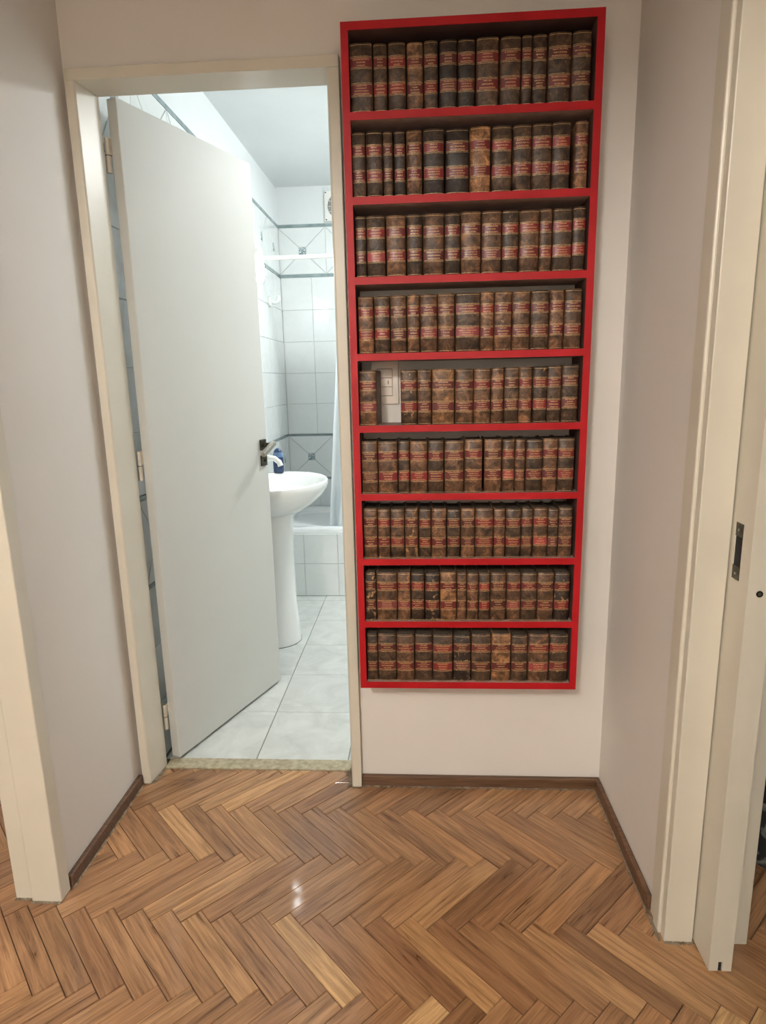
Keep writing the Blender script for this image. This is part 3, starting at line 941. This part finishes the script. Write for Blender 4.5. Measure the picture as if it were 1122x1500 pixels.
# pedestal sink
SY = 1.13
sk = thing('pedestal_sink', 'white porcelain pedestal sink with small tap beside the bathroom door', 'sink', (-0.40, SY, 0))
def outline(s, z, n=48, dx=0.0, sy=None):
    """D-shaped plan: half ellipse to the front, squarer towards the wall"""
    sy = s if sy is None else sy
    out = []
    for k in range(n):
        a = 2 * math.pi * k / n
        c, sn = math.cos(a), math.sin(a)
        if c >= 0:
            x = 0.25 * c
            y = 0.30 * sn
        else:
            x = -0.196 * abs(c) ** 0.55
            y = 0.30 * math.copysign(abs(sn) ** 0.75, sn)
        out.append((x * s + dx, y * sy, z))
    return out
def bowl(sx, sy, z, n=48, dx=0.03):
    return [(dx + sx * math.cos(2 * math.pi * k / n), sy * math.sin(2 * math.pi * k / n), z) for k in range(n)]
bs = MB().loops([outline(0.40, 0.640, dx=-0.03, sy=0.36), outline(0.60, 0.658, dx=-0.03, sy=0.56), outline(0.80, 0.695, dx=-0.02, sy=0.78), outline(0.93, 0.735, dx=-0.008, sy=0.92),
                 outline(0.985, 0.77), outline(1.0, 0.788), outline(0.992, 0.799), outline(0.972, 0.803),
                 bowl(0.196, 0.262, 0.801), bowl(0.186, 0.25, 0.792), bowl(0.165, 0.222, 0.74), bowl(0.12, 0.16, 0.69), bowl(0.04, 0.05, 0.672)])
bs.build('basin', 'porcelain', sk, smooth=True)
def ell(ax, ay, z, dx=-0.03, n=40, back=0.16):
    out = []
    for k in range(n):
        a = 2 * math.pi * k / n
        c = math.cos(a)
        out.append((dx + (ax if c > 0 else back) * c, ay * math.sin(a), z))
    return out
MB().loops([ell(0.118, 0.118, 0.0005), ell(0.114, 0.112, 0.05), ell(0.103, 0.10, 0.2), ell(0.100, 0.098, 0.45), ell(0.108, 0.106, 0.650)]).build('pedestal', 'porcelain', sk, smooth=True)
MB().loops([ell(0.1195, 0.1195, 0.0003), ell(0.1195, 0.1195, 0.003)], False, False).build('base_joint', 'gap', sk, smooth=True)
MB().loops([ell(0.1090, 0.1070, 0.6475), ell(0.1095, 0.1075, 0.6515)], False, False).build('stained_joint', 'stone', sk, smooth=True)
MB().tube([(0.03, 0, 0.6722), (0.03, 0, 0.6745)], 0.02, 20).build('drain', 'nickel', sk)
tap = MB().tube([(-0.155, 0.06, 0.803), (-0.155, 0.06, 0.87)], [0.022, 0.017], 18).build('tap', 'white_plastic', sk, smooth=True)
MB().tube([(-0.155, 0.06, 0.85), (-0.10, 0.06, 0.895), (-0.05, 0.06, 0.905), (-0.01, 0.06, 0.898), (0.012, 0.06, 0.880), (0.018, 0.06, 0.862)], [0.012, 0.012, 0.0125, 0.013, 0.013, 0.0135], 16).build('spout', 'white_plastic', tap, smooth=True)
MB().tube([(-0.155, 0.06, 0.8705), (-0.155, 0.06, 0.9)], [0.018, 0.02], 16).build('tap_knob', 'white_plastic', tap, smooth=True)

# bottle on the sink ledge
bt = thing('soap_bottle', 'navy blue plastic bottle with rounded top on the sink ledge', 'bottle', (-0.437, 1.385, 0.8035))
prof = [(0.025, 0.0), (0.027, 0.004), (0.027, 0.07), (0.0255, 0.09), (0.021, 0.108), (0.012, 0.120), (0.003, 0.124)]
MB().loops([[(r_0 * 1.0 * math.cos(k * math.pi / 12), r_0 * 0.7 * math.sin(k * math.pi / 12), z) for k in range(24)] for r_0, z in prof]).build('body', 'blue', bt, smooth=True)
MB().loops([[(1.012 * r_0 * math.cos(k * math.pi / 12), 1.012 * 0.7 * r_0 * math.sin(k * math.pi / 12), z) for k in range(24)] for r_0, z in ((0.027, 0.078), (0.0255, 0.09), (0.0225, 0.104))], False, False).build('paper_label', 'blue_label', bt, smooth=True)

# shower rod and curtain
rod = thing('shower_rod', 'white shower curtain rod spanning the bathroom above the tub', 'curtain rod', (BX0, 1.86, 1.926))
MB().tube([(0.004, 0, 0), (BX1 - BX0 - 0.004, 0, 0)], 0.0115, 16).build('pole', 'white_plastic', rod, smooth=True)
MB().tube([(0.0006, 0, 0), (0.014, 0, 0)], [0.026, 0.02], 20).build('end_flange', 'white_plastic', rod, smooth=True)
MB().tube([(BX1 - BX0 - 0.014, 0, 0), (BX1 - BX0 - 0.0006, 0, 0)], [0.02, 0.026], 20).build('end_flange', 'white_plastic', rod, smooth=True)
cu = thing('shower_curtain', 'white pleated shower curtain hanging inside the tub', 'curtain', (0.2, 1.895, 0.34))
vs, fs = [], []
NU, NV = 150, 16
for j in range(NV + 1):
    t = j / NV
    z = 1.565 * t
    xl = -0.475 + (0.122) * t ** 1.0
    xr = 0.55
    for i in range(NU + 1):
        s = i / NU
        ph = s * 2 * math.pi * 11
        amp = 0.022 * (1.0 - 0.35 * t)
        vs.append((xl + (xr - xl) * s + 0.006 * math.sin(ph * 0.5 + 1), 0.024 * (1 - t) + amp * math.sin(ph) + 0.004 * math.sin(ph * 0.37 + 2 * t), z))
for j in range(NV):
    for i in range(NU):
        a = j * (NU + 1) + i
        fs.append((a, a + 1, a + NU + 2, a + NU + 1))
mb = MB(); mb.add(vs, fs)
co = mb.build('fabric', 'curtain', cu, smooth=True)
so = co.modifiers.new('thick', 'SOLIDIFY'); so.thickness = 0.0012
for k in range(9):
    xk = -0.33 + k * 0.105
    L = []
    pts = [(xk, -0.033 + 0.0165 * math.sin(a * math.pi / 8), 1.578 + 0.026 * math.cos(a * math.pi / 8)) for a in range(17)]
    MB().tube(pts, 0.0018, 6, False).build('ring', 'white_plastic', cu, smooth=True)

# wall lamp by the mirror
wlp = thing('wall_lamp', 'lit opal wall lamp glowing at the edge of the bathroom door', 'lamp', (BX0, 1.45, 1.80))
MB().tube([(0.0006, 0, 0.03), (0.012, 0, 0.03)], [0.04, 0.034], 24).build('backplate', 'white_plastic', wlp, smooth=True)
MB().tube([(0.011, 0, 0.03), (0.05, 0, 0.055), (0.09, 0, 0.075), (0.108, 0, 0.082)], 0.008, 12).build('arm', 'white_plastic', wlp, smooth=True)
MB().tube([(0.108, 0, 0.066), (0.108, 0, 0.092)], [0.021, 0.016], 20).build('cap', 'white_plastic', wlp, smooth=True)
gp = [(0.004, -0.062), (0.014, -0.058), (0.021, -0.048), (0.025, -0.03), (0.025, 0.0), (0.022, 0.03), (0.018, 0.055), (0.0165, 0.0655)]
MB().loops([[(0.108 + a * math.cos(k * math.pi / 12), a * math.sin(k * math.pi / 12), z) for k in range(24)] for a, z in gp]).build('globe', 'bath_glow', wlp, smooth=True)

# ceiling lamp of the bathroom
cl = thing('ceiling_lamp', 'round opal ceiling lamp in the bathroom', 'lamp', (0.62, 1.36, BCEIL))
MB().tube([(0, 0, -0.022), (0, 0, -0.0005)], 0.16, 40).build('base', 'white_plastic', cl, smooth=True)
dp = [(0.15, -0.0225), (0.148, -0.04), (0.13, -0.06), (0.09, -0.075), (0.04, -0.082), (0.008, -0.084)]
MB().loops([[(a * math.cos(k * math.pi / 20), a * math.sin(k * math.pi / 20), z) for k in range(40)] for a, z in dp]).build('diffuser', 'ceil_glow', cl, smooth=True)

# exhaust fan
ef = thing('exhaust_fan', 'square white exhaust fan with round dark grille high on the bathroom wall', 'fan', (-0.208, BY1 + 0.006, 2.327))
q = 0.089
fm = MB()
N = 40
o_sq, i_c = [], []
for k in range(N):
    a = 2 * math.pi * k / N
    c, s = math.cos(a), math.sin(a)
    mm = max(abs(c), abs(s))
    o_sq.append((c / mm * q, s / mm * q)); i_c.append((c * 0.071, s * 0.071))
fm.loops([[(x, -0.0005, z) for x, z in o_sq], [(x, -0.012, z) for x, z in o_sq], [(x * 0.97, -0.015, z * 0.97) for x, z in o_sq],
          [(x, -0.015, z) for x, z in i_c], [(x, -0.003, z) for x, z in i_c]], False, False)
fm.build('frame', 'white_plastic', ef)
MB().tube([(0, -0.0012, 0), (0, -0.003, 0)], 0.0708, 40).build('dark_opening', 'black', ef)
for k in range(-8, 9):
    xk = k * 0.0082
    hh = math.sqrt(max(0, 0.0705 ** 2 - xk ** 2))
    MB().box(xk - 0.0013, xk + 0.0013, -0.0062, -0.0034, -hh, hh).build('slat', 'white_plastic', ef)
for k in (-0.03, 0.0, 0.03):
    hh = math.sqrt(max(0, 0.0705 ** 2 - k ** 2))
    MB().box(-hh, hh, -0.0080, -0.0064, k - 0.0012, k + 0.0012).build('crossbar', 'white_plastic', ef)
for sx in (-1, 1):
    for sz in (-1, 1):
        MB().tube([(sx * 0.079, -0.0151, sz * 0.079), (sx * 0.079, -0.0165, sz * 0.079)], 0.004, 10).build('screw', 'gap', ef)

# porcelain hook
hk = thing('wall_hook', 'white porcelain hook on the tiled wall above the tub', 'hook', (BX0, 2.09, 1.725))
MB().tube([(0.0006, 0, 0), (0.010, 0, 0), (0.016, 0, 0)], [0.03, 0.03, 0.022], 24).build('base', 'porcelain', hk, smooth=True)
MB().tube([(0.015, 0, 0), (0.035, 0, -0.008), (0.052, 0, 0.0), (0.058, 0, 0.018), (0.055, 0, 0.03)], [0.013, 0.012, 0.012, 0.012, 0.010], 14).build('prong', 'porcelain', hk, smooth=True)

# ------------------------------------------------------------------ hall lamp and the bag in the dark room
def pendant(x, y, label, mat):
    hl = thing('pendant_lamp', label, 'lamp', (x, y, CEIL))
    MB().tube([(0, 0, -0.03), (0, 0, -0.0006)], [0.04, 0.05], 28).build('canopy', 'nickel', hl, smooth=True)
    MB().tube([(0, 0, -0.07), (0, 0, -0.029)], 0.006, 12).build('stem', 'nickel', hl, smooth=True)
    MB().tube([(0, 0, -0.085), (0, 0, -0.069)], [0.05, 0.04], 24).build('holder', 'nickel', hl, smooth=True)
    GR = 0.15
    MB().loops([[(GR * math.sin(t * math.pi / 16) * math.cos(k * math.pi / 14), GR * math.sin(t * math.pi / 16) * math.sin(k * math.pi / 14), -0.23 - GR * math.cos(t * math.pi / 16)) for k in range(28)] for t in range(1, 16)]).build('globe', mat, hl, smooth=True)
pendant(-1.25, -3.0, 'lit opal globe lamp hung from the ceiling of the adjoining room', 'side_glow')
pendant(-0.42, -3.1, 'lit opal globe lamp hung from the hallway ceiling beyond the added beam', 'hall_glow')

bg = thing('bag', 'dark patterned fabric bag on the floor of the dark room', 'bag', (1.40, -0.20, 0))
def rr(ax, ay, z, e=4.0, n=44, cx=0.0):
    return [(cx + ax * math.copysign(abs(math.cos(2 * math.pi * k / n)) ** (2 / e), math.cos(2 * math.pi * k / n)),
             ay * math.copysign(abs(math.sin(2 * math.pi * k / n)) ** (2 / e), math.sin(2 * math.pi * k / n)), z) for k in range(n)]
MB().loops([rr(0.26, 0.165, 0.001), rr(0.285, 0.18, 0.02), rr(0.29, 0.185, 0.10), rr(0.285, 0.18, 0.17), rr(0.275, 0.17, 0.195)]).build('body', 'bagfabric', bg, smooth=True)
MB().loops([rr(0.282, 0.178, 0.1955), rr(0.284, 0.18, 0.215), rr(0.27, 0.168, 0.33), rr(0.23, 0.14, 0.42), rr(0.15, 0.08, 0.46)]).build('top_section', 'blackfabric', bg, smooth=True)
MB().tube([(-0.286, -0.02, 0.20), (-0.30, -0.04, 0.203), (-0.305, -0.06, 0.198), (-0.296, -0.08, 0.19)], 0.006, 10).build('cord', 'white_plastic', bg, smooth=True)
MB().tube([(-0.12, 0, 0.44), (-0.10, 0, 0.56), (0, 0, 0.60), (0.10, 0, 0.56), (0.12, 0, 0.44)], 0.014, 10).build('handle', 'blackfabric', bg, smooth=True)
